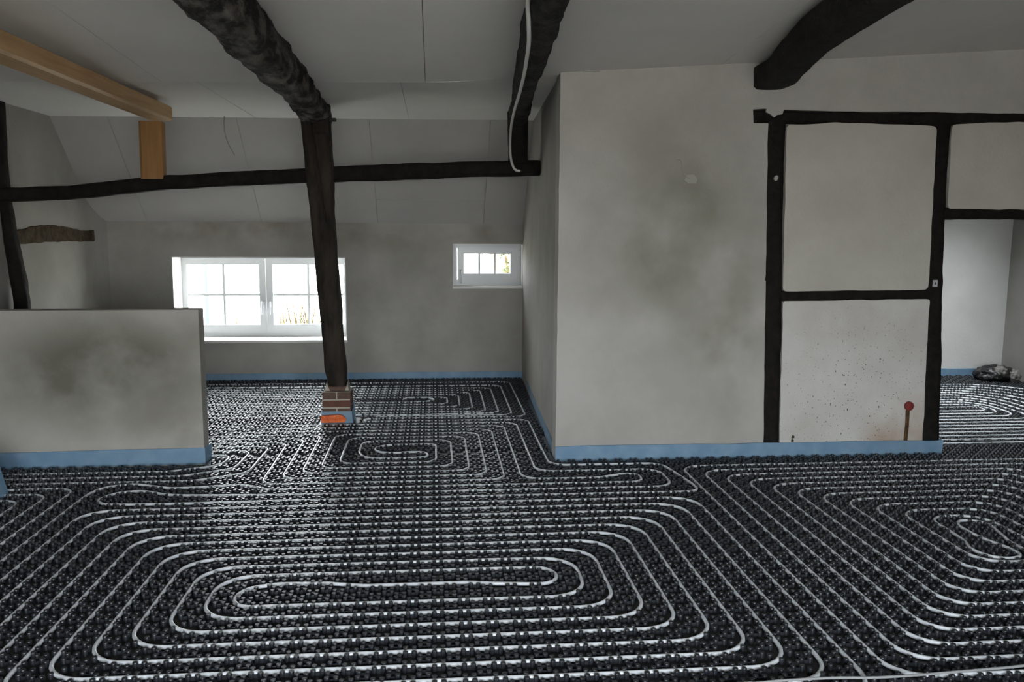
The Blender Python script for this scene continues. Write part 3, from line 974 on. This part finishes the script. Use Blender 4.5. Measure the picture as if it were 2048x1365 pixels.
def cluster_geo(mask, geo):
    mb = MB()
    for b in range(4):
        if mask >> b & 1:
            ox, oy = KOFF[b]
            mb.add([(x + ox, y + oy, z) for x, y, z in geo[0]], geo[1])
    for b in range(4):
        if mask >> (4 + b) & 1:
            mb.add(*WEB[b])
    return mb.v, mb.f


clusters = []
for half in (0, 1):
    for j in range(-34, 36):
        for i in range(-32, 60):
            ci, cj = i + 0.5 * half, j + 0.5 * half
            if cj < -4:
                cj -= 0.5
            x, y = LX0 + 0.1 * ci, LY0 - 0.1 * cj
            if not inside(x, y):
                continue
            if y > 5.4 and x < -2.55:
                continue
            mask = 0
            for b, (ox, oy) in enumerate(KOFF):
                if inside(x + ox, y + oy) and not blocked(x + ox, y + oy, 0.0125):
                    mask |= 1 << b
            for b in range(4):
                if mask >> b & 1 and mask >> ((b + 1) % 4) & 1 and not blocked(x + WOFF[b][0], y + WOFF[b][1], 0.0125):
                    mask |= 16 << b
            if mask:
                clusters.append((x, y, mask))
print('clusters', len(clusters))

cmi = cam.matrix_world.inverted()


def in_frame(x, y):
    p = cmi @ Vector((x, y, 0.01))
    if p.z > -0.2:
        return False
    u, v = p.x / -p.z * 1705.4 + 1024, -p.y / -p.z * 1705.4 + 682.5
    return 5 < u < 2043 and 0 < v < 1358


order = sorted((math.hypot(x, y), k) for k, (x, y, m) in enumerate(clusters) if in_frame(x, y))
near_ids = {k for d, k in order[:300]}
shared = {}
for k in near_ids:
    x, y, m = clusters[k]
    if m not in shared:
        v, f = cluster_geo(m, HI)
        me = bpy.data.meshes.new('stud_cluster')
        me.from_pydata(v, [], f)
        me.materials.append(M['knob'])
        shared[m] = me
    o = bpy.data.objects.new('stud_cluster', shared[m])
    o.location = (x, y, 0)
    o.parent = matbase
    COL.objects.link(o)

# the rest of the studs as one part
geoms = {}
VV, LL, LS = [], [], []
nv = 0
for k, (x, y, m) in enumerate(clusters):
    if k in near_ids:
        continue
    hi = y < 3.6
    key = (m, hi)
    if key not in geoms:
        v, f = cluster_geo(m, HI if hi else LO)
        geoms[key] = (np.array(v, np.float32), np.concatenate([np.array(q) for q in f]), np.array([len(q) for q in f]))
    v, fl_, fs_ = geoms[key]
    VV.append(v + np.array([x, y, 0], np.float32))
    LL.append(fl_ + nv)
    LS.append(fs_)
    nv += len(v)
VV = np.concatenate(VV)
LL = np.concatenate(LL).astype(np.int32)
LS = np.concatenate(LS).astype(np.int32)
me = bpy.data.meshes.new('stud_field')
me.vertices.add(len(VV))
me.vertices.foreach_set('co', VV.ravel())
me.loops.add(len(LL))
me.loops.foreach_set('vertex_index', LL)
me.polygons.add(len(LS))
me.polygons.foreach_set('loop_start', np.concatenate([[0], np.cumsum(LS)[:-1]]).astype(np.int32))
me.polygons.foreach_set('loop_total', LS)
me.materials.append(M['knob'])
me.update(calc_edges=True)
me.shade_flat()
me.validate()
so = bpy.data.objects.new('stud_field', me)
so.parent = matbase
so['kind'] = 'stuff'
COL.objects.link(so)
print('stud verts', len(VV))


# ------------------------------------------------------------------ blue edge strips
def strip(path, h, name, label, seed, t=0.007, lean=0.0):
    """Thin blue edge foam following a wall foot; path in plan (room side), top slightly wavy."""
    P = [Vector(p) for p in path]
    pts = []
    for a, b in zip(P[:-1], P[1:]):
        n = max(1, int((b - a).length / 0.05))
        for k in range(n):
            pts.append(a.lerp(b, k / n))
    pts.append(P[-1])
    V, F = [], []
    for i, p in enumerate(pts):
        d = (pts[min(i + 1, len(pts) - 1)] - pts[max(i - 1, 0)]).normalized()
        nrm = Vector((d.y, -d.x))      # to the right of travel = towards the room
        w = noise.noise(Vector((p.x * 2.3, p.y * 2.3, seed)))
        w2 = noise.noise(Vector((p.x * 5, p.y * 5, seed + 9)))
        hh = h + 0.006 * w
        o = 0.002 + 0.006 * (w2 + 0.5) + lean
        a, b = p + nrm * 0.001, p + nrm * (0.001 + t)
        c = p + nrm * max(0.001, o)
        e = c + nrm * t
        V += [(a.x, a.y, 0.0), (b.x, b.y, 0.0), (e.x, e.y, hh), (c.x, c.y, hh)]
    n = len(pts)
    for i in range(n - 1):
        for k in range(4):
            k2 = (k + 1) % 4
            F.append((i * 4 + k, (i + 1) * 4 + k, (i + 1) * 4 + k2, i * 4 + k2))
    F += [(0, 1, 2, 3), ((n - 1) * 4 + 3, (n - 1) * 4 + 2, (n - 1) * 4 + 1, (n - 1) * 4)]
    o = MB().add(V, F).build(name, M['foil'])
    return tag(o, label, 'edge strip', 'blue edge insulation strips')


strip([(-3.07, 5.262), (-1.425, 5.318), (-1.422, 5.44)], 0.102, 'edge_strip', 'blue foam edge strip along the foot of the half wall', 1.0)
strip([(0.872, 8.18), (0.772, 5.28)], 0.085, 'edge_strip', 'blue foam edge strip along the receding side wall', 2.0)
strip([(0.764, 5.222), (3.335, 5.212), (3.345, 5.30)], 0.098, 'edge_strip', 'blue foam edge strip along the front wall and its timber frame', 3.0)
strip([(-3.0, YB), (0.86, YB)], 0.075, 'edge_strip', 'blue foam edge strip below the two windows of the back wall', 4.0)
strip([(1.0, 8.06), (5.73, 8.06)], 0.085, 'edge_strip', 'blue foam edge strip along the back of the far room', 5.0)

# ------------------------------------------------------------------ brick pier under the post
def pier(loc, label, foil_label, courses):
    px, py = loc
    root = empty('brick_pier', (px, py, 0))
    tag(root, label, 'pier')
    hw, hd = 0.104, 0.104
    z = 0.0
    top = courses * 0.062 + 0.002
    MB().box(px - hw + 0.006, px + hw - 0.006, py - hd + 0.006, py + hd - 0.006, 0, top - 0.006).build('mortar', M['mortar'], root)
    for c in range(courses):
        z0, z1 = c * 0.062 + 0.005, c * 0.062 + 0.055
        m = M['brick'] if c % 2 == 0 else M['brick2']
        if c % 2 == 0:
            for k in (0, 1):
                y0, y1 = (py - hd, py - 0.005) if k == 0 else (py + 0.005, py + hd)
                MB().box(px - hw, px + hw, y0, y1, z0, z1).build('brick', m, root, bevel=0.0025)
        else:
            for k in (0, 1):
                x0, x1 = (px - hw, px - 0.005) if k == 0 else (px + 0.005, px + hw)
                MB().box(x0, x1, py - hd, py + hd, z0, z1).build('brick', m, root, bevel=0.0025)
    return root, top


pr, ptop = pier((-0.725, 6.45), 'small red brick pier carrying the leaning oak post', '', 4)
# a shallower brick on top, broken at the front, and mortar droppings round the post foot
MB().box(-0.81, -0.655, 6.372, 6.54, ptop - 0.004, ptop + 0.03).build('brick', M['brick2'], pr, bevel=0.006)
MB().add([(-0.815, 6.37, ptop), (-0.775, 6.37, ptop), (-0.80, 6.37, ptop + 0.06), (-0.815, 6.45, ptop), (-0.80, 6.45, ptop + 0.06)], [(0, 1, 2), (0, 2, 4, 3), (1, 3, 4, 2)]).build('mortar', M['mortar'], pr)
MB().add([(-0.635, 6.37, ptop), (-0.665, 6.37, ptop), (-0.645, 6.37, ptop + 0.05), (-0.635, 6.47, ptop), (-0.645, 6.47, ptop + 0.075)], [(0, 2, 1), (0, 3, 4, 2), (1, 2, 4, 3)]).build('mortar', M['mortar'], pr)
# blue wrap flaring towards the floor
V = []
for z, g in ((0.004, 0.014), (0.05, 0.009), (0.098, 0.005)):
    for x, y in ((-1, -1), (1, -1), (1, 1), (-1, 1)):
        V.append((-0.725 + x * (0.106 + g), 6.45 + y * (0.106 + g * 0.6), z + (0.035 if (x > 0 and y > 0 and z > 0.09) else 0)))
F = [(r * 4 + k, r * 4 + (k + 1) % 4, (r + 1) * 4 + (k + 1) % 4, (r + 1) * 4 + k) for r in (0, 1) for k in range(4)]
tag(MB().add(V, F).build('edge_strip', M['foil']), 'blue film wrapped round the foot of the brick pier', 'edge strip', 'blue edge insulation strips')
oz = rounded_poly([(-0.838, 0.022), (-0.665, 0.022), (-0.652, 0.045), (-0.675, 0.072), (-0.70, 0.082), (-0.75, 0.078), (-0.838, 0.072)], 0.008, 0.003, 2.0, 0.02)
tag(MB().prism_xz(oz, 6.300, 6.322).build('orange_offcut', M['orange'], bevel=0.004), 'shiny orange plastic offcut leaning on the blue wrapped pier foot', 'offcut')

# wrapped pier just leaving the frame on the left
pl, pt = pier((-2.512, 4.60), 'brick pier with a blue wrap cut off by the left picture edge', '', 4)
V = []
for z, g in ((0.004, 0.085), (0.09, 0.070), (0.17, 0.055)):
    for x, y in ((-1, -1), (1, -1), (1, 1), (-1, 1)):
        V.append((-2.512 + x * (0.106 + g), 4.60 + y * (0.106 + g * 0.5), z))
tag(MB().add(V, F).build('edge_strip', M['foil']), 'blue film round the pier foot at the left edge of the photo', 'edge strip', 'blue edge insulation strips')

# ------------------------------------------------------------------ small things
cp = [(0.34, 2.4, 2.36), (0.352, 3.0, 2.35), (0.366, 3.363, 2.33), (0.379, 3.459, 2.27), (0.40, 3.64, 2.232), (0.427, 3.975, 2.225), (0.455, 4.369, 2.217), (0.483, 4.875, 2.205), (0.508, 5.425, 2.19),
      (0.536, 5.95, 2.149), (0.552, 6.2, 2.052), (0.571, 6.33, 1.967), (0.595, 6.38, 1.91), (0.619, 6.40, 1.889), (0.647, 6.405, 1.886)]


def spline3(P, n=6):
    P = [Vector(p) for p in P]
    P = [P[0] * 2 - P[1]] + P + [P[-1] * 2 - P[-2]]
    out = []
    for i in range(1, len(P) - 2):
        a, b, c, d = P[i - 1:i + 3]
        for k in range(n):
            t = k / n
            out.append(0.5 * ((2 * b) + (c - a) * t + (2 * a - 5 * b + 4 * c - d) * t * t + (3 * b - a - 3 * c + d) * t ** 3))
    out.append(P[-2])
    return out


cab = empty('electric_cable', (0.34, 2.4, 2.36))
tag(cab, 'white electric cable drooping along the beam and ending at the tie beam', 'cable')
MB().tube(spline3(cp), 0.009, 10).build('sheath', M['cable'], cab, smooth=True)
MB().tube([(0.645, 6.405, 1.886), (0.655, 6.405, 1.886)], 0.006, 8).build('conductor', M['hole'], cab, smooth=True)

wv = [(-1.66, 7.20, 2.352), (-1.658, 7.17, 2.30), (-1.655, 7.165, 2.22), (-1.63, 7.17, 2.12), (-1.585, 7.18, 2.03)]
tag(MB().tube(spline3(wv), 0.0035, 6).build('hanging_wire', M['wire'], smooth=True), 'short thin wire dangling from the ceiling beside the pine post', 'wire')

ws = empty('wire_stub', (1.55, 5.222, 1.82))
tag(ws, 'short crooked wire stub poking out of the grey plastered wall', 'wire')
MB().tube(spline3([(1.490, 5.219, 1.892), (1.513, 5.212, 1.890), (1.523, 5.21, 1.868), (1.530, 5.208, 1.83), (1.548, 5.206, 1.795), (1.572, 5.207, 1.775)]), 0.0035, 6).build('lead', M['blob'], ws, smooth=True)
MB().prism_xz(rounded_poly([(1.545, 1.765), (1.575, 1.745), (1.62, 1.748), (1.625, 1.775), (1.60, 1.805), (1.56, 1.80)], 0.01, 0.006, 3.0, 0.02), 5.2185, 5.2225).build('patch', M['blob'], ws)

bl = MB().prism_xz(rounded_poly([(2.107, 1.775), (2.122, 1.764), (2.135, 1.775), (2.138, 1.795), (2.125, 1.803), (2.112, 1.795)], 0.006, 0.003, 1.0, 0.01), 5.205, 5.225)
tag(bl.build('plaster_splash', M['blob'], bevel=0.003), 'pale plaster splash on the stud by the grey wall', 'splash')

nt = MB().prism_xz(rounded_poly([(2.04, 2.205), (2.038, 2.182), (2.07, 2.168), (2.092, 2.150), (2.108, 2.166), (2.145, 2.172), (2.152, 2.205)], 0.006, 0.004, 6.0, 0.012), 5.207, 5.226)
tag(nt.build('plaster_splash', M['plaster']), 'ragged plaster lump over the joint of top rail and stud', 'splash')

s = empty('sticker', (3.22, 5.216, 1.13))
tag(s, 'small white sticker on the stud beside the opening', 'sticker')
MB().box(3.199, 3.231, 5.2125, 5.219, 1.108, 1.152).build('label', M['sticker'], s)
MB().box(3.210, 3.221, 5.2115, 5.213, 1.122, 1.138).build('print', M['ink'], s)

ps = empty('pipe_stub', (3.09, 5.213, 0.08))
tag(ps, 'red capped pipe end with a rusty tube on the speckled infill panel', 'pipe stub')
cap = MB()
n = 20
for y, r in ((5.214, 0.031), (5.200, 0.030), (5.195, 0.024), (5.193, 0.010)):
    for k in range(n):
        w = 2 * math.pi * k / n
        cap.v.append((3.092 + r * math.cos(w), y, 0.328 + r * math.sin(w)))
for q in range(3):
    for k in range(n):
        cap.f.append((q * n + k, q * n + (k + 1) % n, (q + 1) * n + (k + 1) % n, (q + 1) * n + k))
cap.f.append(tuple(3 * n + k for k in range(n)))
cap.build('cap', M['red'], ps, smooth=False)
MB().tube([(3.082, 5.213, 0.300), (3.084, 5.211, 0.2), (3.079, 5.211, 0.07), (3.077, 5.213, 0.0)], 0.008, 8).build('tube', M['rust'], ps, smooth=True)
MB().tube([(3.097, 5.214, 0.300), (3.098, 5.213, 0.2), (3.093, 5.213, 0.07), (3.091, 5.214, 0.0)], 0.0055, 8).build('tube', M['rust'], ps, smooth=True)

for (x, z, r), lab in (((2.318, 0.133, 0.011), 'upper small dark drill hole near the foot of the speckled panel'), ((2.316, 0.108, 0.010), 'lower small dark drill hole near the foot of the speckled panel')):
    mb = MB()
    k12 = [(x + r * (1 + 0.2 * math.sin(3 * k)) * math.cos(k * math.pi / 6), z + r * math.sin(k * math.pi / 6)) for k in range(12)]
    mb.prism_xz(k12, 5.2125, 5.2145)
    tag(mb.build('drill_hole', M['hole']), lab, 'hole', 'drill holes')

# black bundle in the far room
bg = empty('rubbish_bag', (5.48, 7.7, 0))
tag(bg, 'crumpled black bag lying on the far room floor', 'bag')


def blob(c, r, m, name, parent, seed, amp=0.35):
    bm = bmesh.new()
    bmesh.ops.create_icosphere(bm, subdivisions=4, radius=1)
    for v in bm.verts:
        d = noise.noise(v.co * 2.2 + Vector((seed, 0, 0))) * amp + noise.noise(v.co * 6 + Vector((0, seed, 0))) * amp * 0.45
        q = v.co * (1 + d)
        v.co = Vector((c[0] + q.x * r[0], c[1] + q.y * r[1], max(0.004, c[2] + q.z * r[2])))
    me = bpy.data.meshes.new(name)
    bm.to_mesh(me)
    bm.free()
    me.materials.append(m)
    me.shade_smooth()
    return link(name, me, parent)


blob((5.46, 7.74, 0.075), (0.20, 0.14, 0.085), M['bag'], 'sack', bg, 2.0, 0.25)
blob((5.43, 7.63, 0.12), (0.06, 0.045, 0.05), M['tape'], 'crumpled_wrap', bg, 5.0)
blob((5.57, 7.62, 0.075), (0.055, 0.045, 0.06), M['tape'], 'crumpled_wrap', bg, 9.0)

# ------------------------------------------------------------------ outside
gnd = MB().box(-30, 30, 8.66, 60, -0.3, -0.2).build('ground', M['ground'])
tag(gnd, kind='structure')
tag(MB().box(-30, 30, -40, YR - 0.31, -0.3, -0.2).build('ground_gravel_yard', M['lawn']), kind='structure')


def tuft(x, y, h, n, m, label, seed, spread=0.25):
    r = random.Random(seed)
    V, F = [], []
    for k in range(n):
        a = r.uniform(0, 6.28)
        bx, by = x + r.gauss(0, spread * 0.4), y + r.gauss(0, spread * 0.4)
        L = h * r.uniform(0.5, 1.0)
        lean = r.uniform(0.1, 0.7) * L
        w = r.uniform(0.006, 0.014)
        dx, dy = math.cos(a), math.sin(a)
        n0 = len(V)
        for q in range(4):
            t = q / 3
            cx, cy, cz = bx + dx * lean * t * t, by + dy * lean * t * t, -0.2 + L * (t - 0.25 * t * t * lean / L)
            ww = w * (1 - t * 0.95)
            V += [(cx - dy * ww, cy + dx * ww, cz), (cx + dy * ww, cy - dx * ww, cz)]
        for q in range(3):
            F.append((n0 + 2 * q, n0 + 2 * q + 1, n0 + 2 * q + 3, n0 + 2 * q + 2))
    o = mesh_obj('grass_tuft', V, F, m)
    return tag(o, label, 'grass', 'tufts outside the big window')


tuft(-2.15, 10.0, 0.95, 120, M['straw'], 'low weedy tuft seen behind the left pane above the half wall', 1, 0.5)
tuft(-1.85, 9.9, 1.0, 110, M['straw'], 'reddish dry tuft seen left of the window handles', 2, 0.45)
tuft(-1.50, 9.9, 1.25, 110, M['straw'], 'tall dry tuft seen right of the window handles', 3, 0.3)
tuft(-1.27, 9.8, 1.0, 160, M['leaf'], 'green spiky tuft seen low in the right window sash', 4, 0.3)
tuft(-0.98, 9.9, 1.05, 100, M['straw'], 'dry tuft seen beside the leaning post through the window', 5, 0.35)
tag(MB().tube([(-3.1, 12.0, -0.2), (-3.1, 12.0, 1.9)], 0.035, 12).build('garden_post', M['teal'], smooth=True), 'thin teal post standing outside behind the big window', 'post')
gp = empty('garden_pillar', (0.83, 11.6, -0.2))
tag(gp, 'pinkish brick pillar outside behind the small window', 'pillar')
for c in range(24):
    z0 = -0.2 + c * 0.075
    xm = 0.83 + (0.045 if c % 2 else -0.035)
    for x0, x1 in ((0.765, xm - 0.005), (xm + 0.005, 0.895)):
        MB().box(x0, x1, 11.5, 11.63, z0, z0 + 0.065).build('brick', M['ybrick'], gp)
MB().box(0.772, 0.888, 11.507, 11.623, -0.2, 1.59).build('mortar', M['mortar'], gp)
# bush by the small window
r = random.Random(5)
V, F = [], []
for k in range(1400):
    c = Vector((1.20 + r.gauss(0, 0.16), 12.1 + r.gauss(0, 0.16), 0.75 + r.gauss(0, 0.36)))
    if c.z < -0.15:
        continue
    a = Vector((r.uniform(-1, 1), r.uniform(-1, 1), r.uniform(-1, 1))).normalized() * 0.035
    b = a.cross(Vector((r.uniform(-1, 1), r.uniform(-1, 1), r.uniform(-1, 1)))).normalized() * 0.018
    n0 = len(V)
    V += [c - a, c + b, c + a, c - b]
    F.append((n0, n0 + 1, n0 + 2, n0 + 3))
bu = empty('garden_bush', (1.2, 12.1, -0.2))
tag(bu, 'leafy green bush outside behind the small window', 'bush')
lf = mesh_obj('foliage', V, F, M['leaf'], bu)
lf['kind'] = 'stuff'
mb = MB()
for k in range(7):
    a = k * 0.9
    mb.tube([(1.2, 12.1, -0.2), (1.2 + 0.1 * math.cos(a), 12.1 + 0.1 * math.sin(a), 0.4), (1.2 + 0.2 * math.cos(a), 12.1 + 0.2 * math.sin(a), 1.1)], [0.02, 0.014, 0.006], 6)
mb.build('stem', M['rust'], bu)
